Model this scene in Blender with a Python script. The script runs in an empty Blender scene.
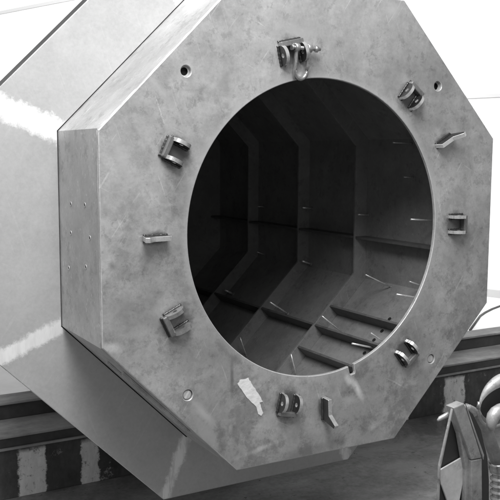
import bpy, bmesh, math, random
from mathutils import Vector, Matrix
random.seed(7)
scene = bpy.context.scene
COL = scene.collection
PI = math.pi
K8 = math.tan(PI/8)

# ------------------------------------------------------------------ camera
RIGHT = Vector((0.86724353, -0.49786708, 0.0041267))
UP = Vector((0.05322509, 0.10094834, 0.99346692))
FWD = Vector((0.49503106, 0.86135811, -0.11404581))
CAM = Vector((-2.05808841, -2.9588782, 0.32239227))
F = 837.594
cam_data = bpy.data.cameras.new('camera')
cam = bpy.data.objects.new('camera', cam_data)
COL.objects.link(cam)
m = Matrix((( RIGHT.x, UP.x, -FWD.x, CAM.x), (RIGHT.y, UP.y, -FWD.y, CAM.y), (RIGHT.z, UP.z, -FWD.z, CAM.z), (0, 0, 0, 1)))
cam.matrix_world = m
cam_data.sensor_width = 36
cam_data.lens = F/500*36
cam_data.clip_end = 200
scene.camera = cam

def hit(u, v, n=(0, 1, 0), c=0.0):
    """world point on the plane n.p = c that was surveyed at (u, v) in the photograph"""
    d = RIGHT*((u-250)/F) - UP*((v-250)/F) + FWD
    n = Vector(n)
    return CAM + d*((c - n.dot(CAM))/n.dot(d))

# ------------------------------------------------------------------ helpers
def link(name, bm, mats, parent=None, smooth=False, recalc=True):
    if recalc: bmesh.ops.recalc_face_normals(bm, faces=bm.faces)
    me = bpy.data.meshes.new(name)
    bm.to_mesh(me); bm.free()
    if not isinstance(mats, (list, tuple)): mats = [mats]
    for x in mats: me.materials.append(x)
    o = bpy.data.objects.new(name, me)
    COL.objects.link(o)
    if parent: o.parent = parent
    if smooth:
        for p in me.polygons: p.use_smooth = True
    return o

def tag(o, label=None, cat=None, group=None, kind=None):
    if label: o['label'] = label
    if cat: o['category'] = cat
    if group: o['group'] = group
    if kind: o['kind'] = kind
    return o

def empty(name, loc=(0, 0, 0)):
    o = bpy.data.objects.new(name, None); COL.objects.link(o); o.location = loc
    o.empty_display_size = .1
    return o

def add_prism(bm, pts, vec, mat=0):
    """closed polygon (3D points) swept along vec"""
    vec = Vector(vec)
    a = [bm.verts.new(Vector(p)) for p in pts]
    b = [bm.verts.new(Vector(p)+vec) for p in pts]
    fs = [bm.faces.new(a), bm.faces.new(b[::-1])]
    n = len(pts)
    for i in range(n):
        fs.append(bm.faces.new((a[i], b[i], b[(i+1) % n], a[(i+1) % n])))
    for f in fs: f.material_index = mat
    return fs

def add_box(bm, c, ax, ay, az, mat=0):
    """box centred on c with half vectors"""
    c, ax, ay, az = map(Vector, (c, ax, ay, az))
    return add_prism(bm, [c-ax-ay-az, c+ax-ay-az, c+ax+ay-az, c-ax+ay-az], az*2, mat)

def add_tube(bm, path, rad, seg=12, closed=False, caps=True, mat=0):
    path = [Vector(p) for p in path]
    n = len(path)
    if not isinstance(rad, (list, tuple)): rad = [rad]*n
    rings = []
    ref = None
    for i, p in enumerate(path):
        if closed: t = path[(i+1) % n]-path[i-1]
        else: t = path[min(i+1, n-1)]-path[max(i-1, 0)]
        t.normalize()
        if ref is None:
            ref = Vector((0, 0, 1)) if abs(t.z) < .9 else Vector((1, 0, 0))
        u = (ref - t*ref.dot(t)).normalized(); ref = u
        w = t.cross(u)
        rings.append([bm.verts.new(p + (u*math.cos(a)+w*math.sin(a))*rad[i]) for a in [2*PI*k/seg for k in range(seg)]])
    m_ = n if closed else n-1
    for i in range(m_):
        A, B = rings[i], rings[(i+1) % n]
        for k in range(seg):
            f = bm.faces.new((A[k], A[(k+1) % seg], B[(k+1) % seg], B[k])); f.material_index = mat; f.smooth = True
    if caps and not closed:
        bm.faces.new(rings[0][::-1]).material_index = mat; bm.faces.new(rings[-1]).material_index = mat

def bevel(bm, w, seg=2):
    bmesh.ops.remove_doubles(bm, verts=bm.verts, dist=1e-6)
    bmesh.ops.bevel(bm, geom=[e for e in bm.edges if len(e.link_faces) == 2 and e.calc_face_angle(0) > .5], offset=w, segments=seg, affect='EDGES', profile=.6)

def octagon(r, rot=0):
    k = K8*r
    return [(r, k), (k, r), (-k, r), (-r, k), (-r, -k), (-k, -r), (k, -r), (r, -k)]

def offset_poly(P, d):
    """moves each edge of polygon P (x, z) outwards from its centre side by d (counter-clockwise polygons)"""
    n = len(P); out = []
    for i in range(n):
        p0, p1, p2 = Vector(P[i-1]), Vector(P[i]), Vector(P[(i+1) % n])
        e1 = (p1-p0).normalized(); e2 = (p2-p1).normalized()
        n1 = Vector((e1.y, -e1.x)); n2 = Vector((e2.y, -e2.x))
        b = (n1+n2); b.normalize()
        c = max(b.dot(n1), .35)
        out.append(tuple(p1 + b*(d/c)))
    return out

def plate(bm, outer, holes, y0, y1, ch=.005, chh=None):
    """flat plate in the XZ plane between y0 (front) and y1 with chamfered front edges; slot 1 = chamfer, slot 2 = edge"""
    loops = [(outer, -1)]+[(h, 1) for h in holes]
    cap0, cap1 = [], []
    for j, (P, s) in enumerate(loops):
        c = ch if j == 0 else (chh if chh is not None else ch)
        if j > 1: c = min(c, .002)
        I = offset_poly(P, s*c)
        rows = [[bm.verts.new((x, y, z)) for x, z in Q] for Q, y in ((I, y0), (P, y0+c*.8), (P, y1))]
        n = len(P)
        for a, b, mi in ((0, 1, 1), (1, 2, 2)):
            for i in range(n):
                f = bm.faces.new((rows[a][i], rows[a][(i+1) % n], rows[b][(i+1) % n], rows[b][i])); f.material_index = mi
        for rr, cap in ((rows[0], cap0), (rows[2], cap1)):
            for i in range(n): cap.append(bm.edges.get((rr[i], rr[(i+1) % n])))
    for cap in (cap0, cap1):
        bmesh.ops.triangle_fill(bm, use_beauty=True, use_dissolve=False, edges=cap)

def circle(cx, cz, r, n):
    return [(cx+r*math.cos(2*PI*i/n), cz+r*math.sin(2*PI*i/n)) for i in range(n)]

# ------------------------------------------------------------------ materials
class NT:
    def __init__(s, name):
        s.m = bpy.data.materials.new(name); s.m.use_nodes = True
        s.t = s.m.node_tree; s.n = s.t.nodes; s.b = s.n['Principled BSDF']
        s.co = s.n.new('ShaderNodeTexCoord').outputs['Object']
    def L(s, a, b): s.t.links.new(a, b)
    def mapping(s, scale=(1, 1, 1), loc=(0, 0, 0), rot=(0, 0, 0)):
        x = s.n.new('ShaderNodeMapping'); x.inputs['Scale'].default_value = scale; x.inputs['Location'].default_value = loc; x.inputs['Rotation'].default_value = rot
        s.L(s.co, x.inputs[0]); return x.outputs[0]
    def noise(s, scale, detail=4, rough=.55, vec=None, dist=0):
        x = s.n.new('ShaderNodeTexNoise'); x.inputs['Scale'].default_value = scale; x.inputs['Detail'].default_value = detail
        x.inputs['Roughness'].default_value = rough; x.inputs['Distortion'].default_value = dist
        s.L(vec or s.co, x.inputs['Vector']); return x.outputs['Fac']
    def rng(s, v, a, b, c, d):
        x = s.n.new('ShaderNodeMapRange'); x.inputs[1].default_value = a; x.inputs[2].default_value = b; x.inputs[3].default_value = c; x.inputs[4].default_value = d
        s.L(v, x.inputs[0]); return x.outputs[0]
    def math(s, op, a, b=None, c=None):
        x = s.n.new('ShaderNodeMath'); x.operation = op
        for i, v in enumerate((a, b, c)):
            if v is None: continue
            if isinstance(v, (int, float)): x.inputs[i].default_value = v
            else: s.L(v, x.inputs[i])
        return x.outputs[0]
    def mix(s, f, a, b):
        x = s.n.new('ShaderNodeMix'); x.data_type = 'FLOAT'
        for i, v in ((0, f), (2, a), (3, b)):
            if isinstance(v, (int, float)): x.inputs[i].default_value = v
            else: s.L(v, x.inputs[i])
        return x.outputs[0]
    def sep(s, v=None):
        x = s.n.new('ShaderNodeSeparateXYZ'); s.L(v or s.co, x.inputs[0]); return x.outputs
    def blob(s, x0, z0, rx, rz, ang=0, soft=.5, nz=.35, nscale=9):
        """soft ragged patch (0..1) centred on (x0, z0) in the plane of the plate"""
        X, Y, Z = s.sep()
        dx = s.math('SUBTRACT', X, x0); dz = s.math('SUBTRACT', Z, z0)
        ca, sa = math.cos(ang), math.sin(ang)
        u = s.math('DIVIDE', s.math('ADD', s.math('MULTIPLY', dx, ca), s.math('MULTIPLY', dz, sa)), rx)
        v = s.math('DIVIDE', s.math('SUBTRACT', s.math('MULTIPLY', dz, ca), s.math('MULTIPLY', dx, sa)), rz)
        d = s.math('SQRT', s.math('ADD', s.math('MULTIPLY', u, u), s.math('MULTIPLY', v, v)))
        d = s.math('ADD', d, s.math('MULTIPLY', s.math('SUBTRACT', s.noise(nscale, 4, .7), .5), nz*2))
        return s.rng(d, 1-soft, 1+soft*.2, 1, 0)
    def out(s, col, rough=.5, metal=0, bump=None, bd=.002, bs=.5, spec=None):
        if isinstance(col, (int, float)): s.b.inputs['Base Color'].default_value = (col, col, col, 1)
        else:
            c = s.n.new('ShaderNodeCombineColor')
            for i in range(3): s.L(col, c.inputs[i])
            s.L(c.outputs[0], s.b.inputs['Base Color'])
        if isinstance(rough, (int, float)): s.b.inputs['Roughness'].default_value = rough
        else: s.L(rough, s.b.inputs['Roughness'])
        if isinstance(metal, (int, float)): s.b.inputs['Metallic'].default_value = metal
        else: s.L(metal, s.b.inputs['Metallic'])
        if bump is not None:
            x = s.n.new('ShaderNodeBump'); x.inputs['Distance'].default_value = bd; x.inputs['Strength'].default_value = bs
            s.L(bump, x.inputs['Height']); s.L(x.outputs[0], s.b.inputs['Normal'])
        return s.m

def scratches(t, scale=60, rot=.5, th=.66):
    """fine straight scratches: very stretched noise"""
    v = t.mapping(scale=(1/scale, 1/scale, 1/3.5), rot=(0, rot, 0))
    v.node.vector_type = 'TEXTURE'
    n = t.noise(1, 2, .6, v, .25)
    return t.rng(n, th, th+.07, 0, 1)

def steel(name, base, lo=.75, hi=1.25, rough=.45, metal=.55, marks=None, sc=.35, seed=0, blot=.80):
    t = NT(name)
    v = t.mapping(loc=(seed*3.1, seed*1.7, seed))
    big = t.noise(2.4, 4, .6, v, .1)
    mid = t.noise(13, 8, .82, v, .1)
    fine = t.noise(70, 3, .6, v)
    c = t.math('MULTIPLY', t.rng(big, .32, .68, lo*.7+.26, hi*.75+.26), t.rng(mid, .3, .7, 1-(1-blot)*.9, 1+(1-blot)*.8))
    c = t.math('MULTIPLY', c, t.rng(fine, .25, .75, .94, 1.06))
    # small hard-edged mill-scale blotches
    bl = t.math('MULTIPLY', t.rng(t.noise(18, 7, .78, v, .15), .535, .575, 0, 1), t.rng(t.noise(5, 3, .6, v), .42, .52, 0, 1))
    c = t.math('MULTIPLY', c, t.rng(bl, 0, 1, 1, blot))
    s = t.math('MAXIMUM', t.math('MAXIMUM', scratches(t, 55, .6, .67), scratches(t, 80, -.35, .675)), scratches(t, 45, -1.1, .69))
    c = t.math('MULTIPLY', c, t.rng(s, 0, 1, 1, 1+sc))
    c = t.math('MULTIPLY', c, base)
    r = t.math('ADD', t.rng(mid, .3, .7, rough-.08, rough+.1), t.math('MULTIPLY', s, -.08))
    if marks: c, r = marks(t, c, r)
    return t.out(c, r, metal, t.math('ADD', t.math('MULTIPLY', mid, .8), t.math('MULTIPLY', fine, .12)), .004, .25)

LUGPOS = [(291, 54), (409, 97), (455, 224), (405, 352), (287, 403), (176, 320), (175, 152), (155, 238), (443, 141), (323, 408)]
def front_marks(t, c, r):
    def P(u, v): h = hit(u, v); return h.x, h.z
    def bright(c, m_, k): return t.mix(m_, c, k)
    # grinding burns and rubbed patches (light)
    for (u, v, rx, rz, a, k) in ((112, 348, .05, .022, -.2, .75), (357, 388, .018, .075, .5, .95), (349, 380, .02, .045, .6, .9), (262, 448, .12, .012, .2, .7), (205, 415, .02, .09, .7, .6), (375, 425, .06, .018, .5, .6),
                                 (350, 400, .05, .02, -.2, .55), (208, 432, .05, .07, .5, .48), (283, 386, .02, .07, -.2, .52),
                                 (122, 158, .03, .08, .35, .55), (160, 90, .02, .11, .7, .55), (300, 30, .18, .05, 0, .48), (392, 10, .05, .03, 0, .6),
                                 (436, 205, .018, .10, 0, .55), (170, 310, .12, .02, .7, .42), (190, 190, .015, .08, .35, .45),
                                 (228, 440, .03, .03, 0, .5), (340, 416, .05, .02, .4, .45)):
        x, z = P(u, v)
        m_ = t.math('MULTIPLY', t.blob(x, z, rx, rz, a, .8, .45, 14), .85)
        c = bright(c, m_, k)
    # curly rubbed wisps and grinder arcs
    for sc_, lo, amp, sd in ((3.2, .50, .13, 0), (6.5, .53, .16, 4)):
        v = t.mapping(loc=(sd, sd*2, 0))
        n = t.noise(sc_, 2, .5, v, .3)
        rdg = t.math('MULTIPLY', t.rng(t.math('ABSOLUTE', t.math('SUBTRACT', n, .5)), 0, .035, 1, 0), t.rng(t.noise(40, 4, .7), .35, .6, .2, 1))
        gate = t.rng(t.noise(3.0, 3, .6, t.mapping(loc=(7+sd, 3, 1))), lo, lo+.1, 0, 1)
        f = t.math('MULTIPLY', t.math('MULTIPLY', rdg, gate), amp)
        c = t.mix(f, c, .85)
    # oily darker clouding, weighted low down to paint in the plate's fall of light
    X, Y, Z = t.sep()
    oil = t.math('MULTIPLY', t.rng(t.noise(4.2, 8, .74, None, .2), .50, .58, 0, 1), t.rng(Z, -1, .8, .75, .14))
    c = t.mix(oil, c, t.math('MULTIPLY', c, .55))
    # rubbed bare rim round the opening and along the outer edge
    rad_ = t.math('SQRT', t.math('ADD', t.math('MULTIPLY', X, X), t.math('MULTIPLY', Z, Z)))
    e_ = t.rng(t.math('ADD', rad_, t.math('MULTIPLY', t.noise(13, 4, .7), .04)), .665, .69, .45, 0)
    c = t.mix(e_, c, .6)
    # weld burns round the lugs, deepened with painted contact shadow
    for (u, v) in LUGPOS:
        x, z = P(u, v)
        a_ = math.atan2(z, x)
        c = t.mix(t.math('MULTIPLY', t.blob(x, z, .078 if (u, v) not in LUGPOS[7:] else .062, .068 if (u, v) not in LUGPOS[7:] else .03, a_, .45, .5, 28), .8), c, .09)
    # dark stains: a run below the opening, oil marks
    for (u, v, rx, rz, a, k, w) in ((232, 378, .010, .085, 0, .16, .7), (234, 360, .035, .03, 0, .2, .5), (395, 392, .03, .03, 0, .17, .5),
                                    (112, 266, .018, .022, .3, .2, .5), (225, 85, .04, .05, .4, .26, .5), (455, 235, .03, .05, 0, .24, .4),
                                    (425, 385, .06, .10, -.5, .22, .4), (300, 455, .25, .03, .1, .18, .4), (468, 235, .02, .025, 0, .22, .5)):
        x, z = P(u, v)
        c = t.mix(t.math('MULTIPLY', t.blob(x, z, rx, rz, a, .8, .45, 16), w), c, k)
    return c, r

def flange_marks(t, c, r):
    X, Y, Z = t.sep()
    ang = t.math('ARCTAN2', Z, X)
    a = t.math('PINGPONG', t.math('ADD', ang, 2*PI-PI/8), PI/8)
    rad = t.math('SQRT', t.math('ADD', t.math('MULTIPLY', X, X), t.math('MULTIPLY', Z, Z)))
    d = t.math('MULTIPLY', t.math('SINE', a), rad)
    n1 = t.noise(11, 5, .75); n2 = t.noise(2.0, 1, .5)
    d = t.math('ADD', d, t.math('MULTIPLY', t.math('SUBTRACT', n1, .5), .045))
    w = t.rng(Z, -.7, .45, .03, .05)
    spk = t.rng(t.noise(26, 6, .85), .42, .75, 0, .7)
    m_ = t.rng(t.math('SUBTRACT', t.math('DIVIDE', d, w), spk), .45, 1.0, 1, 0)
    streak = t.noise(1, 3, .7, t.mapping(scale=(50, 50, 9), rot=(0, -.45, 0)))
    k = t.math('MULTIPLY', t.rng(streak, .35, .65, .88, 1.0), t.rng(Z, -1.0, .3, .85, .97))
    m_ = t.math('MULTIPLY', m_, t.math('MAXIMUM', t.rng(streak, .38, .55, .45, 1), t.rng(Z, -.75, -.6, 0, 1)))
    c = t.mix(m_, c, k)
    r = t.mix(m_, r, .34)
    return c, r

M = {}
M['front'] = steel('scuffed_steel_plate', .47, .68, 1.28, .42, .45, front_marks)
M['side'] = steel('drum_side_steel', .50, .72, 1.22, .48, .2, seed=1)
M['flange'] = steel('flange_steel', .465, .94, 1.06, .5, .1, flange_marks, sc=.06, seed=2, blot=.96)
M['ground'] = steel('ground_bright_steel', .66, .85, 1.15, .35, .4, seed=3)
M['edge'] = steel('dark_plate_edge', .09, .8, 1.2, .65, .0, seed=4)
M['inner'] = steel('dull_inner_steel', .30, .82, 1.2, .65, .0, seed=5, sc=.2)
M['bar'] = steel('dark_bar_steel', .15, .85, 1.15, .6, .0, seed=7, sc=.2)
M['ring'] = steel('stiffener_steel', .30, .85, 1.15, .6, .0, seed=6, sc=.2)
M['lug'] = steel('lit_lug_steel', .85, .55, 1.25, .24, .75, seed=8)  # pale tone paints highlights on the lug and cleat rims
M['lugdark'] = steel('dark_shaded_lug_steel', .10, .6, 1.4, .32, .8, seed=9)  # dark tone paints shade on plate faces; also used for weld beads
M['lugbar'] = steel('lug_bar_steel', .34, .5, 1.5, .3, .8, seed=15)
M['pin'] = steel('bright_pin_steel', .97, .97, 1.03, .25, .5, seed=10)
M['galv'] = steel('galvanised_steel', .55, .6, 1.3, .28, .85, seed=11)
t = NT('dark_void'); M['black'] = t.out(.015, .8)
t = NT('tag_paper'); M['tag'] = t.out(t.math('MULTIPLY', t.rng(t.noise(22, 5, .7), .3, .7, .8, .92), t.rng(t.noise(6, 3), .35, .6, .93, 1)), .6, 0, t.noise(25, 3), .006, .7)

# beam paint
def beam_mat():
    t = NT('worn_dark_beam_paint')
    X, Y, Z = t.sep()
    n = t.noise(9, 5, .7); st = t.noise(1, 5, .75, t.mapping(scale=(22, 22, 7)))
    xr = t.math('ADD', X, t.math('MULTIPLY', t.math('SUBTRACT', t.noise(13, 6, .8), .5), .07))
    mask = None
    for a, b in BARE:
        c = (a+b)/2; h = (b-a)/2
        e = t.rng(t.math('ABSOLUTE', t.math('SUBTRACT', xr, c)), h*.88, h*1.02, 1, 0)
        mask = e if mask is None else t.math('MAXIMUM', mask, e)
    low = t.rng(t.math('ADD', Z, t.math('MULTIPLY', n, .05)), -1.155, -1.18, 0, 1)
    mask = t.math('MULTIPLY', t.math('MULTIPLY', mask, low), t.rng(t.noise(24, 6, .8), .36, .44, .25, 1))
    mask = t.math('MAXIMUM', mask, t.math('MULTIPLY', t.rng(t.noise(6, 7, .8), .60, .66, 0, .45), low))
    dark = t.math('MULTIPLY', t.rng(t.noise(5, 5, .7), .3, .75, .03, .10), t.rng(st, .3, .7, .8, 1.35))
    light = t.math('MULTIPLY', t.rng(st, .3, .7, .62, .86), 1)
    return t.out(t.mix(mask, dark, light), .7, 0, n, .004, .4)
# stretches of the beam face where the paint has gone and the light primer shows
BARE = []
for u0, u1, v in ((18, 47, 475), (81, 100, 465), (444, 465, 395), (398, 409, 415)):
    BARE.append((hit(u0, v, (0, 1, 0), 1.2).x, hit(u1, v, (0, 1, 0), 1.2).x))
M['beam'] = beam_mat()
t = NT('beam_top_timber'); v = t.mapping(scale=(2.5, 12, 12))
M['plank'] = t.out(t.math('MULTIPLY', t.rng(t.noise(1, 5, .65, v), .3, .7, .26, .42), t.rng(t.noise(5, 6, .75), .35, .65, .7, 1.15)), .7, 0, t.noise(1, 4, .6, v), .003, .4)
t = NT('beam_dark'); M['beamdark'] = t.out(t.rng(t.noise(8, 5, .7), .3, .7, .04, .08), .7)

t = NT('concrete_floor')
n0 = t.noise(.9, 5, .6, None, .6); n1 = t.noise(1, 5, .65, t.mapping(scale=(1.6, 4, 1), rot=(0, 0, -.25)), .5); n2 = t.noise(40, 4, .7)
c = t.math('MULTIPLY', t.rng(n0, .38, .62, .09, .24), t.rng(n1, .32, .68, .75, 1.3))
c = t.math('MULTIPLY', c, t.rng(n2, .3, .7, .8, 1.25))
dust = t.math('MULTIPLY', t.rng(t.noise(2.6, 6, .7, None, .5), .50, .62, 0, 1), .5)
c = t.mix(dust, c, .32)
spot = t.rng(t.noise(26, 3, .6), .66, .69, 0, .7)
c = t.mix(spot, c, .05)
M['floor'] = t.out(c, t.rng(n1, .3, .7, .75, .6), 0, n2, .001, .3)
t = NT('white_wall_sheet'); M['wall'] = t.out(t.rng(t.noise(.6, 4), .3, .7, .76, .86), .7)
t = NT('wall_joint_grey'); M['joint'] = t.out(.5, .7)
t = NT('rubber'); M['rubber'] = t.out(t.rng(t.noise(60, 3), .3, .7, .035, .07), .5, 0)

# ------------------------------------------------------------------ the steel duct section
duct = empty('steel_duct_section', (0, .5, -1.0))
tag(duct, 'big octagonal steel duct section with a round opening and welded lugs, lying on the beam', 'duct section')
def part(name, bm, mats, parent=None, **kw):
    p = parent or duct
    o = link(name, bm, mats, None, **kw)
    o.parent = p
    o.matrix_parent_inverse = Matrix.Translation(-Vector(duct.location)) if p is duct else Matrix.Identity(4)
    return o

HR = .641
# front plate ---------------------------------------------------------------
OUT = [(.999, .400), (.425, 1.0), (-.415, 1.0), (-1.0, .407), (-.998, -.409), (-.416, -.996), (.428, -1.001), (.997, -.405)]
hole = []
NH = 180
notch_a = math.atan2(-.641, .174)
for i in range(NH):
    a = 2*PI*i/NH
    da = (a-notch_a+PI) % (2*PI)-PI
    if abs(da) < .03:
        continue
    hole.append((a, HR))
# notch cut in the rim
ra = notch_a % (2*PI)
hole += [(ra-.024, HR), (ra-.022, HR+.036), (ra-.016, HR+.042), (ra+.014, HR+.044), (ra+.020, HR+.037), (ra+.024, HR)]
hole.sort()
HOLE = [(r*math.cos(a), r*math.sin(a)) for a, r in hole]
BOLTS = [(-.644, .637), (.634, .635), (-.642, -.640), (.641, -.646)]
bm = bmesh.new()
plate(bm, OUT, [HOLE]+[circle(x, z, .0225, 24) for x, z in BOLTS], 0, .015, .0035, .0025)
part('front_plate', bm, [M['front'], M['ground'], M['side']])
# bolt seats behind the four small holes
for x, z in BOLTS:
    bm = bmesh.new()
    plate(bm, circle(x, z, .034, 24), [circle(x, z, .015, 20)], .017, .033, .001)
    o = part('bolt_seat', bm, [M['side'], M['lugdark'], M['lugdark']])
    bm = bmesh.new()
    flush = z < 0
    if flush: add_tube(bm, [(x, .005, z), (x, .007, z), (x, .016, z)], [.015, .019, .019], 20)
    else: add_tube(bm, [(x, .030, z), (x, .05, z)], .0149, 16)
    part('bolt_end' if flush else 'threaded_bush', bm, M['side'] if flush else M['black'])

# drum shell ---------------------------------------------------------------
def shell(bm, ro, ri, y0, y1, mo=0, mi=1):
    O, I = octagon(ro), octagon(ri)
    rows = [[bm.verts.new((x, y, z)) for x, z in P] for P, y in ((I, y0), (O, y0), (O, y1), (I, y1))]
    for j, mm in ((0, mo), (1, mo), (2, mo), (3, mi)):
        A, B = rows[j], rows[(j+1) % 4]
        for i in range(8):
            f = bm.faces.new((A[i], A[(i+1) % 8], B[(i+1) % 8], B[i])); f.material_index = mm
bm = bmesh.new(); shell(bm, .998, .982, .0155, 2.85)
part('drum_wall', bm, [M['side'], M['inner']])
bm = bmesh.new()
O = octagon(.981)
add_prism(bm, [(x, 2.80, z) for x, z in O], (0, .02, 0))
part('end_plate', bm, M['inner'])
# ground corner seams of the shell (bright lines along the front edge)
for i in range(8):
    a, b = Vector((*OUT[i],)), Vector((*OUT[(i+1) % 8],))
    bm = bmesh.new()
    N = 26
    path, rad = [], []
    for j in range(N+1):
        p = a.lerp(b, j/N)
        s = 1-.002
        path.append((p.x*s+random.uniform(-.0008, .0008), .013+random.uniform(-.001, .001), p.y*s+random.uniform(-.0008, .0008))); rad.append(.0030+random.uniform(-.0009, .0010))
    add_tube(bm, path, rad, 8)
    part('edge_weld', bm, M['ground'])

# small holes in the left side
for (u, v) in ((71, 204), (85, 205), (71, 233), (90, 238), (69, 268), (86, 267)):
    h = hit(u, v, (-1, 0, 0), .998)
    bm = bmesh.new()
    add_tube(bm, [(-.992, h.y, h.z), (-.9995, h.y, h.z)], [.0055, .0055], 12)
    part('screw_hole', bm, M['black'])
    bm = bmesh.new()
    add_tube(bm, [(-.9985+.0035*math.cos(q*PI/8)*0, h.y+.0075*math.cos(q*PI/8), h.z+.0085*math.sin(q*PI/8)) for q in range(16)], .0018, 6, closed=True)
    part('hole_burr', bm, M['ground'])

# flange ---------------------------------------------------------------
bm = bmesh.new()
plate(bm, octagon(1.285), [octagon(1.0022)], .495, .625, .003, .001)
part('flange', bm, [M['flange'], M['ground'], M['edge']])
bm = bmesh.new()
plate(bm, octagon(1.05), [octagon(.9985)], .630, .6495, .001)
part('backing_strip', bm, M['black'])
# stitch bracket under the drum (two thin bars seen on the lower-left)
wc = Vector((-.7071, 0, -.7071)); tn = Vector((.7071, 0, -.7071))
for (s0, s1, yy, w) in ((-.24, .17, .10, .007), (-.20, .19, .17, .007), (-.26, -.06, .24, .006)):
    bm = bmesh.new()
    c = wc*1.004+tn*((s0+s1)/2)+Vector((0, yy, 0))
    add_box(bm, c, tn*((s1-s0)/2), Vector((0, w, 0)), wc*.006)
    bevel(bm, .002, 1)
    part('backing_bar', bm, M['side'])
# rough tack welds under the bottom edge
def lump(name, p, r, mat, sq=(1, 1, 1)):
    bm = bmesh.new(); bmesh.ops.create_icosphere(bm, subdivisions=3, radius=r)
    for v in bm.verts:
        k = 1+.25*math.sin(v.co.x*210+p[0]*9)*math.sin(v.co.z*170+1)+random.uniform(-.06, .06)
        v.co = Vector((v.co.x*sq[0], v.co.y*sq[1], v.co.z*sq[2]))*k+Vector(p)
    return part(name, bm, mat, smooth=True)
lump('tack_weld', (.24, .12, -1.005), .022, M['ground'], (2.2, 2.0, .9))
lump('tack_weld', (-.02, .30, -1.002), .016, M['ring'], (2.8, 2, .6))
lump('tack_weld', (.04, .03, -1.003), .010, M['ring'], (3, 1.2, .7))

# interior rings and longitudinals ------------------------------------------
for yy in (.955, 1.56, 2.21):
    bm = bmesh.new()
    plate(bm, octagon(.9815), [octagon(.897)], yy, yy+.014, .001)
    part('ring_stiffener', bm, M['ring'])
def longit(p, n, y0, y1, hgt=.080):
    """flat bar on the wall with outward normal n, inner edge point p"""
    n = Vector(n).normalized(); tt = Vector((-n.z, 0, n.x))
    p = Vector(p)
    bm = bmesh.new()
    c = Vector((p.x, (y0+y1)/2, p.z))+n*(hgt/2)
    add_box(bm, c, tt*.006, Vector((0, (y1-y0)/2, 0)), n*(hgt/2))
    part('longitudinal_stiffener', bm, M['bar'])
LR = (.7071, 0, -.7071)
BAYS = ((.016, .954), (.970, 1.559), (1.575, 2.209), (2.225, 2.799))
for q in BAYS[:1]:
    for pp in ((.727, 0, -.547), (.508, 0, -.764)):
        longit(pp, LR, *q)
for q in BAYS:
    longit((.6235, 0, -.6495), LR, *q)
    longit((.900, 0, -.160), (1, 0, 0), *q)
    longit((-.02, 0, -.900), (0, 0, -1), *q)
    longit((-.900, 0, -.1), (-1, 0, 0), *q)
    longit((-.6365, 0, -.6365), (-1, 0, -1), *q)

# weld pins inside ----------------------------------------------------------
PINS = [('R', (302.5, 207.5), (312, 208.5), .006), ('R', (358, 214.5), (368, 215), .005), ('R', (405, 219), (440, 221), .0045),
        ('R', (393, 142.5), (412, 143.5), .0035), ('R', (388, 293), (425, 299), .005), ('R', (409.5, 281.5), (424, 286.5), .0035),
        ('L', (352, 343.5), (379, 349), .005), ('L', (322, 316), (343, 333), .004), ('L', (356, 270), (391, 287), .0035), ('L', (371, 333), (384, 342), .0035),
        ('L', (302, 261), (311, 264), .007), ('L', (270, 302), (288, 314), .006), ('L', (225, 290), (233, 294), .008), ('L', (257, 252), (264, 254.5), .0035),
        ('B', (291, 354), (296.5, 376), .0035), ('B', (240, 337), (246.5, 356), .0035), ('R', (258, 206.5), (264, 207), .0035), ('R', (404, 177), (413, 177.5), .003)]
for w, tip, base, r in PINS:
    # the pin stands on whichever wall is met first
    b = min((hit(*base, n, .981) for n in ((1, 0, 0), LR, (0, 0, -1))), key=lambda p: (p-CAM).length)
    tp = hit(*tip, (0, 1, 0), b.y)
    d = (tp-b)
    if d.length > .2: tp = b+d*(.2/d.length)
    bm = bmesh.new(); add_tube(bm, [b, tp], r, 8)
    pn = part('weld_pin', bm, M['pin'])
    dn = (tp-b).normalized()
    bm = bmesh.new(); add_tube(bm, [b, b+dn*.006], [r*2.2, r*1.3], 10)
    o = link('pin_weld', bm, M['ring'], pn)
# drain holes in the lower wall
for (u, v) in ((389.5, 319), (382, 331), (364.5, 353), (350, 374), (374, 340)):
    h = hit(u, v, LR, .981)
    nn = Vector(LR)
    bm = bmesh.new(); add_tube(bm, [h+nn*.004, h-nn*.0015], .011, 14)
    part('drain_hole', bm, M['black'])

# lugs -----------------------------------------------------------------------
def frame_at(ang):
    u = Vector((math.cos(ang), 0, math.sin(ang)))       # outwards from the opening
    t_ = Vector((-math.sin(ang), 0, math.cos(ang)))
    return u, t_, Vector((0, -1, 0))
def cheek(c, u, n, t_, L=.086, Hh=.052, th=.0155, hole_r=.009, mats=None, rev=False):
    """D shaped plate standing on the front plate, its straight edge along u"""
    bm = bmesh.new()
    N = 22
    prof = [(-L/2, 0), (L/2, 0)]
    for i in range(N+1):
        a = PI*i/N
        prof.append((L/2*.94*math.cos(a), .012+(Hh-.012)*math.sin(a)**.8))
    H = [(hole_r*math.cos(2*PI*i/16), Hh*.5+hole_r*math.sin(2*PI*i/16)) for i in range(16)]
    for s in (-1, 1):
        es = []
        vs = {}
        for key, P in (('o', prof), ('h', H)):
            vv = [bm.verts.new(c+u*a+n*b+t_*(s*th/2)) for a, b in P]
            vs[key] = vv
            es += [bm.edges.new((vv[i], vv[(i+1) % len(vv)])) for i in range(len(vv))]
        bmesh.ops.triangle_fill(bm, use_beauty=True, edges=es)
        if s == -1: first = vs
    for key in 'oh':
        A, B = first[key], vs[key]
        for i in range(len(A)):
            f = bm.faces.new((A[i], A[(i+1) % len(A)], B[(i+1) % len(A)], B[i])); f.material_index = 1
    return bm
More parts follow.
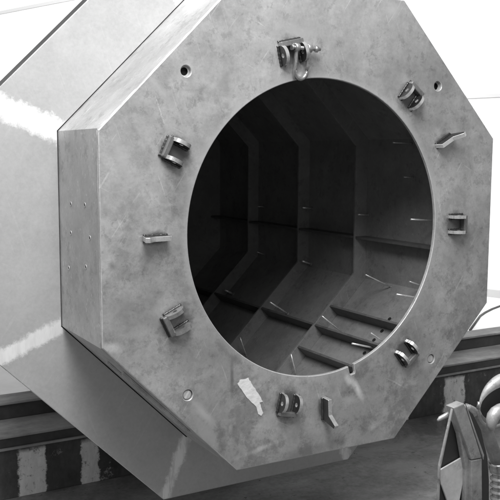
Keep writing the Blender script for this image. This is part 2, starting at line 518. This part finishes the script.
def weld_bead(a, b, side, r=.0055, n=14):
    bm = bmesh.new()
    path, rad = [], []
    for i in range(n+1):
        path.append(Vector(a).lerp(Vector(b), i/n)); rad.append(r*(1+.25*math.sin(i*2.4)+random.uniform(-.1, .1)))
    add_tube(bm, path, rad, 8)
    return bm
def lug(c, ang, sep=.072, barL=.088, twist=0.0, bright=False, bar_dx=0):
    u, t_, n = frame_at(ang+twist)
    c = Vector((c[0], 0, c[1]))
    bm = bmesh.new()
    add_box(bm, c+u*(.044+bar_dx)+n*.0142, u*.011, t_*(barL/2), n*.014)
    bevel(bm, .004, 2)
    root = part('lug_bar', bm, M['lugbar'])
    for s in (-1, 1):
        b = cheek(c+t_*(s*sep/2)+n*.0005, u, n, t_)
        o = link('lug_plate', b, [M['lugdark'] if not bright else M['galv'], M['lug'] if not bright else M['galv']], root)
        for q in (-1, 1):
            e = t_*(s*sep/2+q*.0095)
            link('weld_bead', weld_bead(c+e-u*.042+n*.003, c+e+u*.042+n*.003, q), M['lugdark'], root)
    link('weld_bead', weld_bead(c+u*.056-t_*barL/2+n*.003, c+u*.056+t_*barL/2+n*.003, 1, .005), M['lugdark'], root)
    return root
def rad_ang(x, z): return math.atan2(z, x)
LUGS = [(298-7, 54, 0, False, .098), (409, 97, 0, False, .074), (455, 224, 0, False, .072), (405, 352, 0, False, .074), (287.5, 403, 0, False, .074), (176.5, 320, 0, True, .074), (175.5, 152, 0, False, .074)]
LC = []
for (u_, v_, tw, br, sp) in LUGS:
    h = hit(u_, v_)
    LC.append(h)
    lug((h.x, h.z), rad_ang(h.x, h.z), twist=tw, bright=br, sep=sp, barL=sp+.012)
# single cleats: an upright bar with a tongue
def cleat(u_, v_, tongue=.05, tail=None):
    h = hit(u_, v_)
    ang = rad_ang(h.x, h.z)
    u, t_, n = frame_at(ang); c = Vector((h.x, 0, h.z))
    prof = [(-.052, 0), (.05, 0), (.070, .054+tongue), (.054, .062+tongue), (.020, .050), (-.050, .048)]
    bm = bmesh.new()
    fs = add_prism(bm, [c+u*a+n*b-t_*.010 for a, b in prof], t_*.020)
    fs[0].material_index = fs[1].material_index = 1
    bevel(bm, .0015, 1)
    o = part('cleat', bm, [M['lug'], M['lugdark']])
    for q in (-1, 1):
        link('weld_bead', weld_bead(c+t_*q*.0105-u*.05+n*.003, c+t_*q*.0105+u*.05+n*.003, q), M['lugdark'], o)
    return o
cleat(155, 238, .02)
cleat(443, 141, .03)
cleat(324, 408, .035)
# white tape tag
bm = bmesh.new()
P = [(237.5, 384), (240, 380), (248, 378), (252.5, 385), (258, 393), (263, 401.5), (259.5, 402.5), (263, 413), (261, 415.5), (258, 414), (256.5, 407), (247, 398)]
PP = []
for i in range(len(P)):
    a, b = Vector(P[i]), Vector(P[(i+1) % len(P)])
    k_ = max(1, int((b-a).length/2))
    for j in range(k_):
        q_ = a.lerp(b, j/k_); PP.append((q_.x+random.uniform(-.35, .35), q_.y+random.uniform(-.35, .35)))
add_prism(bm, [hit(a, b, (0, 1, 0), -.0005) for a, b in PP], (0, -.0016, 0))
part('paper_tag', bm, M['tag'])

# ------------------------------------------------------------------ shackle
sh = empty('bow_shackle', (0, 0, 0))
tag(sh, 'small galvanised bow shackle hanging from the lug above the round opening', 'shackle')
def sp(name, bm, mat, **kw):
    return link(name, bm, mat, sh, **kw)
pc = hit(303, 48, (0, 1, 0), -.034)      # middle of the pin
bw = .030
path = []
for i in range(6): path.append((pc.x-bw+.002*i*0, pc.y-.004*i*0, pc.z-.018*i))
zc = pc.z-.090
for i in range(13):
    a = PI+PI*i/12
    path.append((pc.x+bw*math.cos(a), pc.y, zc+.033*math.sin(a)))
for i in range(6): path.append((pc.x+bw, pc.y, pc.z-.090+.018*i))
path = [Vector(p)+Vector((0, .018*min(1, (pc.z-p[2])/.12), 0)) for p in path]
bm = bmesh.new(); add_tube(bm, path, .0088, 12); sp('bow', bm, M['galv'])
for s in (-1, 1):
    bm = bmesh.new()
    add_tube(bm, [(pc.x+s*bw-.011, pc.y, pc.z), (pc.x+s*bw-.009, pc.y, pc.z), (pc.x+s*bw+.009, pc.y, pc.z), (pc.x+s*bw+.011, pc.y, pc.z)], [.015, .0175, .0175, .015], 18)
    sp('shackle_eye', bm, M['galv'])
bm = bmesh.new(); add_tube(bm, [(pc.x-.05, pc.y, pc.z), (pc.x+.085, pc.y, pc.z)], .0075, 12); pino = sp('shackle_pin', bm, M['galv'])
bm = bmesh.new(); add_tube(bm, [(pc.x+.058, pc.y, pc.z), (pc.x+.072, pc.y, pc.z)], .014, 6); link('nut', bm, M['galv'], pino)
bm = bmesh.new(); add_tube(bm, [(pc.x-.056, pc.y, pc.z), (pc.x-.048, pc.y, pc.z)], .012, 14); link('pin_head', bm, M['galv'], pino)

# ------------------------------------------------------------------ support beam
FLZ = -1.43
beam = empty('support_beam', (0, 1.4, FLZ))
tag(beam, 'long low stepped support beam with patchy worn paint running behind and under the duct', 'beam')
def bpart(name, bm, mat):
    o = link(name, bm, mat); o.parent = beam; o.matrix_parent_inverse = Matrix.Translation(-Vector(beam.location)); return o
X0, X1 = -4.5, 7.5
def slab(y0, y1, z0, z1, name, mat, bv=.004):
    bm = bmesh.new(); add_box(bm, ((X0+X1)/2, (y0+y1)/2, (z0+z1)/2), ((X1-X0)/2, 0, 0), (0, (y1-y0)/2, 0), (0, 0, (z1-z0)/2)); bevel(bm, bv, 2)
    return bpart(name, bm, mat)
slab(1.20, 1.9, FLZ, -1.172, 'beam_web', M['beam'])
slab(1.188, 1.9, -1.1715, -1.160, 'lip', M['plank'], .002)
slab(1.20, 1.9, -1.1595, -1.112, 'channel', M['beamdark'])
slab(1.195, 1.9, -1.1115, -1.098, 'lower_plank', M['plank'])
slab(1.47, 1.62, -1.0975, -1.016, 'upper_channel', M['beamdark'])
slab(1.455, 1.62, -1.0155, -1.001, 'upper_plank', M['plank'])

# ------------------------------------------------------------------ floor, wall
bm = bmesh.new()
vs = [bm.verts.new(p) for p in ((-30, -12, FLZ), (30, -12, FLZ), (30, 40, FLZ), (-30, 40, FLZ))]; bm.faces.new(vs)
tag(link('floor', bm, M['floor']), kind='structure')
t = NT('lit_floor_pale'); M['lit_floor'] = t.out(t.math('MULTIPLY', t.rng(t.noise(.7, 4), .3, .7, .62, .78), t.rng(t.noise(12, 4, .7), .3, .7, .96, 1.03)), .6)  # pale tone paints strong light onto the far floor
bm = bmesh.new()
vs = [bm.verts.new(p) for p in ((-29, 2.6, FLZ+.004), (29, 2.6, FLZ+.004), (29, 39, FLZ+.004), (-29, 39, FLZ+.004))]; bm.faces.new(vs)
tag(link('lit_far_floor', bm, M['lit_floor']), kind='structure')  # sheet over the floor carrying the painted brightness
wd = (RIGHT*((-700-250)/F)-UP*((152-250)/F)+FWD); wd.z = 0; wd.normalize()
wn = Vector((wd.y, -wd.x, 0))
w0 = hit(495, 297.5, (0, 0, 1), FLZ)
if wn.dot(CAM-w0) < 0: wn = -wn
bm = bmesh.new()
a, b = w0-wd*7, w0+wd*26
add_prism(bm, [a+Vector((0, 0, -.05)), b+Vector((0, 0, -.05)), b+Vector((0, 0, 9)), a+Vector((0, 0, 9))], -wn*.12)
wall = tag(link('workshop_wall', bm, M['wall']), 'plain white workshop wall far behind the duct, washed out by light', 'wall')
for (u, v, th) in ((483, 96, .022), (27, 7.5, .03)):
    h = hit(u, v, wn, wn.dot(w0)); 
    bm = bmesh.new(); add_box(bm, w0+wd*9.5+Vector((0, 0, h.z-w0.z))+wn*.006, wd*16, wn*.005, Vector((0, 0, th)))
    link('panel_joint', bm, M['joint'], wall)
bm = bmesh.new(); add_box(bm, w0+wd*9.5+Vector((0, 0, .05))+wn*.02, wd*16, wn*.018, Vector((0, 0, .05)))
link('skirting', bm, M['joint'], wall)
# loose cable on the bright floor
bm = bmesh.new()
path = []
for (u, v) in ((470, 330), (480, 316), (485, 312.5), (492, 309), (500, 306), (512, 303), (530, 302)):
    h = hit(u, v, (0, 0, 1), FLZ+.012); path.append(h)
add_tube(bm, path, .012, 8)
tag(link('power_cable', bm, M['rubber'], smooth=True), 'thin dark cable lying on the bright floor right of the duct', 'cable')

# ------------------------------------------------------------------ foreground: steel stand, ring, hose
FY = -1.15
def g(u, v, y=FY): return hit(u, v, (0, 1, 0), y)
st = empty('steel_stand', (g(455, 480).x, FY, FLZ))
tag(st, 'narrow tapered steel frame stand in the near right corner', 'stand')
def stp(name, bm, mat, **kw):
    o = link(name, bm, mat, **kw); o.parent = st; o.matrix_parent_inverse = Matrix.Translation(-Vector(st.location)); return o
M['stand'] = steel('stand_painted_steel', .34, .65, 1.35, .5, .3, seed=12, sc=.5, blot=.6)
M['pale'] = steel('pale_painted_casting', .50, .7, 1.25, .36, .4, seed=13, sc=.3, blot=.65)
M['pane'] = steel('pale_plate', .66, .85, 1.12, .45, .1, seed=17, sc=.1)
M['standdark'] = steel('stand_dark_plate', .045, .85, 1.2, .6, .2, seed=14, sc=.1)
def poly(name, P, y, th, mat, bv=.003, down=None):
    bm = bmesh.new()
    pts = [g(a, b, y) for a, b in P]
    add_prism(bm, pts, (0, th, 0)); bevel(bm, bv, 2)
    return stp(name, bm, mat)
# right-hand flat leg: slanting upper part and vertical lower part
DZ = 760
poly('sloping_leg', [(453.5, 408), (464.5, 403.5), (482, 458), (471.5, 460)], FY, .035, M['stand'])
poly('upright_leg', [(471.5, 460.6), (482, 458.6), (484, DZ), (473, DZ)], FY, .035, M['stand'])
poly('inner_plate', [(457, 418), (463, 434), (470.6, 461), (472.4, DZ), (462, DZ), (466, 470), (463.5, 456)], FY+.012, .02, M['stand'])
poly('outer_fin', [(465.5, 404), (466.3, 404.5), (484.2, 455), (483.7, 460)], FY+.020, .004, M['stand'], .0008)
poly('dark_gap_sheet', [(466, 408), (473, 414), (481, 430), (487.5, 458), (489, 480), (489.5, DZ), (480, DZ), (479, 470)], FY+.05, .006, M['standdark'], .001)  # dark sheet added to fill the gap between leg and pipe
poly('thin_leg', [(452.6, 409), (453.4, 409.2), (440.8, 468), (439.6, 500), (439.6, DZ), (438.2, DZ), (438.3, 500), (439.6, 466)], FY+.005, .008, M['stand'], .0008)
poly('dark_back_plate', [(453, 412), (470, 462), (466, DZ), (441, DZ), (439.5, 470)], FY+.036, .006, M['standdark'], .001)
poly('pale_inner_plate', [(440.4, 470), (463, 457), (465.5, 465), (462.5, 485), (456, 520), (448, 503), (442, 485)], FY+.026, .006, M['pane'], .001)
# short pale peg sticking out at the apex
bm = bmesh.new(); add_tube(bm, [g(437.5, 420.5, FY+.05), g(440, 418.5, FY+.05), g(447, 415, FY+.045), g(454, 412.5, FY+.04)], [.003, .007, .0085, .009], 12)
stp('peg', bm, M['pale'])

hose = empty('flexible_hose', (g(497, 480).x, FY, FLZ))
tag(hose, 'ribbed flexible hose on a bent pipe, held by a pale collar beside the stand', 'hose')
def hp(name, bm, mat, parent=None, **kw):
    o = link(name, bm, mat, **kw); o.parent = parent or hose
    if parent is None: o.matrix_parent_inverse = Matrix.Translation(-Vector(hose.location))
    return o
HY = FY+.13
bm = bmesh.new()
add_tube(bm, [g(u, v, HY) for u, v in ((466, 406), (472, 409.5), (478, 415), (484, 424), (489, 437), (494, 452), (498, 466))], [.009, .012, .017, .020, .021, .021, .021], 20)
hp('bent_pipe', bm, M['stand'])
bm = bmesh.new()
add_tube(bm, [g(462, 405.5, HY), g(469, 408, HY), g(475, 413, HY), g(477, 417, HY)], [.004, .012, .014, .006], 14)
hp('pipe_tip', bm, M['pale'])
cx = 499
a, b = g(cx-.3, 461, HY), g(cx+.7, 470, HY)
bm = bmesh.new(); add_tube(bm, [a.lerp(b, k) for k in (0, .15, .85, 1)], [.030, .035, .035, .030], 28)
hp('collar', bm, M['galv'])
bm = bmesh.new()
path, rad = [], []
c0, c1 = g(cx+.7, 470, HY), g(cx+2, DZ+100, HY)
nr = 64
for i in range(nr*6):
    s = i/(nr*6-1)
    path.append(c0.lerp(c1, s)); ph = (i % 6)/6
    rad.append(.0255+.0075*max(0, math.sin(ph*2*PI))**.6 if math.sin(ph*2*PI) > 0 else .0255)
add_tube(bm, path, rad, 26)
hp('ribbed_sleeve', bm, M['galv'])

ringo = empty('cast_ring', (g(500, 400).x, FY, g(500, 430).z))
tag(ringo, 'thick pale cast ring resting above the ribbed hose at the right edge', 'ring')
RY = FY+.06
bm = bmesh.new()
path, rad = [], []
c = g(500.5, 403, RY)
sx = (g(513, 404, RY)-g(503, 404, RY)).x/10; sz = (g(503, 404, RY)-g(503, 414, RY)).z/10
for i in range(48):
    a = 2*PI*i/48
    path.append(Vector((c.x+sx*20.5*math.cos(a), c.y-.012*math.sin(a), c.z+sz*24*math.sin(a))))
    rad.append(.0045+.0175*max(0, math.cos(a-1.35))**1.1)
add_tube(bm, path, rad, 18, closed=True)
o = link('ring_body', bm, M['pale'], smooth=True); o.parent = ringo; o.matrix_parent_inverse = Matrix.Translation(-Vector(ringo.location))
bm = bmesh.new()
Q = [(491.5, 430, .008), (491.3, 426, .015), (491.8, 421, .0185), (493.2, 416.5, .0205), (496, 413, .0215), (500, 410.6, .022), (505, 409.2, .022), (512, 408.6, .022), (522, 408.5, .022)]
add_tube(bm, [g(a, b, FY+.02) for a, b, r in Q], [r for a, b, r in Q], 24)
o = link('elbow', bm, M['pale'], smooth=True); o.parent = ringo; o.matrix_parent_inverse = Matrix.Translation(-Vector(ringo.location))
bm = bmesh.new(); add_tube(bm, [c+Vector((0, .022, 0)), c+Vector((0, .03, 0))], .062, 40)
o = link('ring_back', bm, M['standdark']); o.parent = ringo; o.matrix_parent_inverse = Matrix.Translation(-Vector(ringo.location))
pn_ = [g(478, 408, RY), g(479, 403, RY)]
bm = bmesh.new(); add_tube(bm, [g(478.5, 409, RY-.01), g(479, 402, RY-.01)], [.007, .005], 12)
o = link('grease_nipple', bm, M['galv'], smooth=False); o.parent = ringo; o.matrix_parent_inverse = Matrix.Translation(-Vector(ringo.location))

# ------------------------------------------------------------------ light
w = bpy.data.worlds.new('World'); scene.world = w; w.use_nodes = True
bg = w.node_tree.nodes['Background']; bg.inputs[0].default_value = (1, 1, 1, 1); bg.inputs[1].default_value = .38
def area(name, loc, target, size, power, size_y=None):
    L = bpy.data.lights.new(name, 'AREA'); L.energy = power; L.size = size
    if size_y: L.shape = 'RECTANGLE'; L.size_y = size_y
    o = bpy.data.objects.new(name, L); COL.objects.link(o); o.location = loc
    o.rotation_euler = (Vector(target)-Vector(loc)).to_track_quat('-Z', 'Y').to_euler()
    if name == 'added_wall_light': L.spread = math.radians(105)
    return o
area('ceiling_lamp', (-1.35, -1.7, 3.0), (-.2, .1, .6), 1.8, 210, 2.2)
area('added_wall_light', tuple(w0-wd*0+wd*3+wn*3.2+Vector((0, 0, 6.0))), tuple(w0+wd*4+Vector((0, 0, 1.5))), 8, 470, 4)  # added lights to wash out the wall; no such lamps are visible
area('added_wall_light', tuple(w0+wd*11+wn*3.2+Vector((0, 0, 6.0))), tuple(w0+wd*11+Vector((0, 0, 1.5))), 8, 230, 4)

scene.view_settings.view_transform = 'Standard'
scene.view_settings.look = 'None'
scene.view_settings.gamma = 1
scene.view_settings.exposure = 0
scene.render.engine = 'CYCLES'
scene.render.resolution_x = 1024; scene.render.resolution_y = 1024
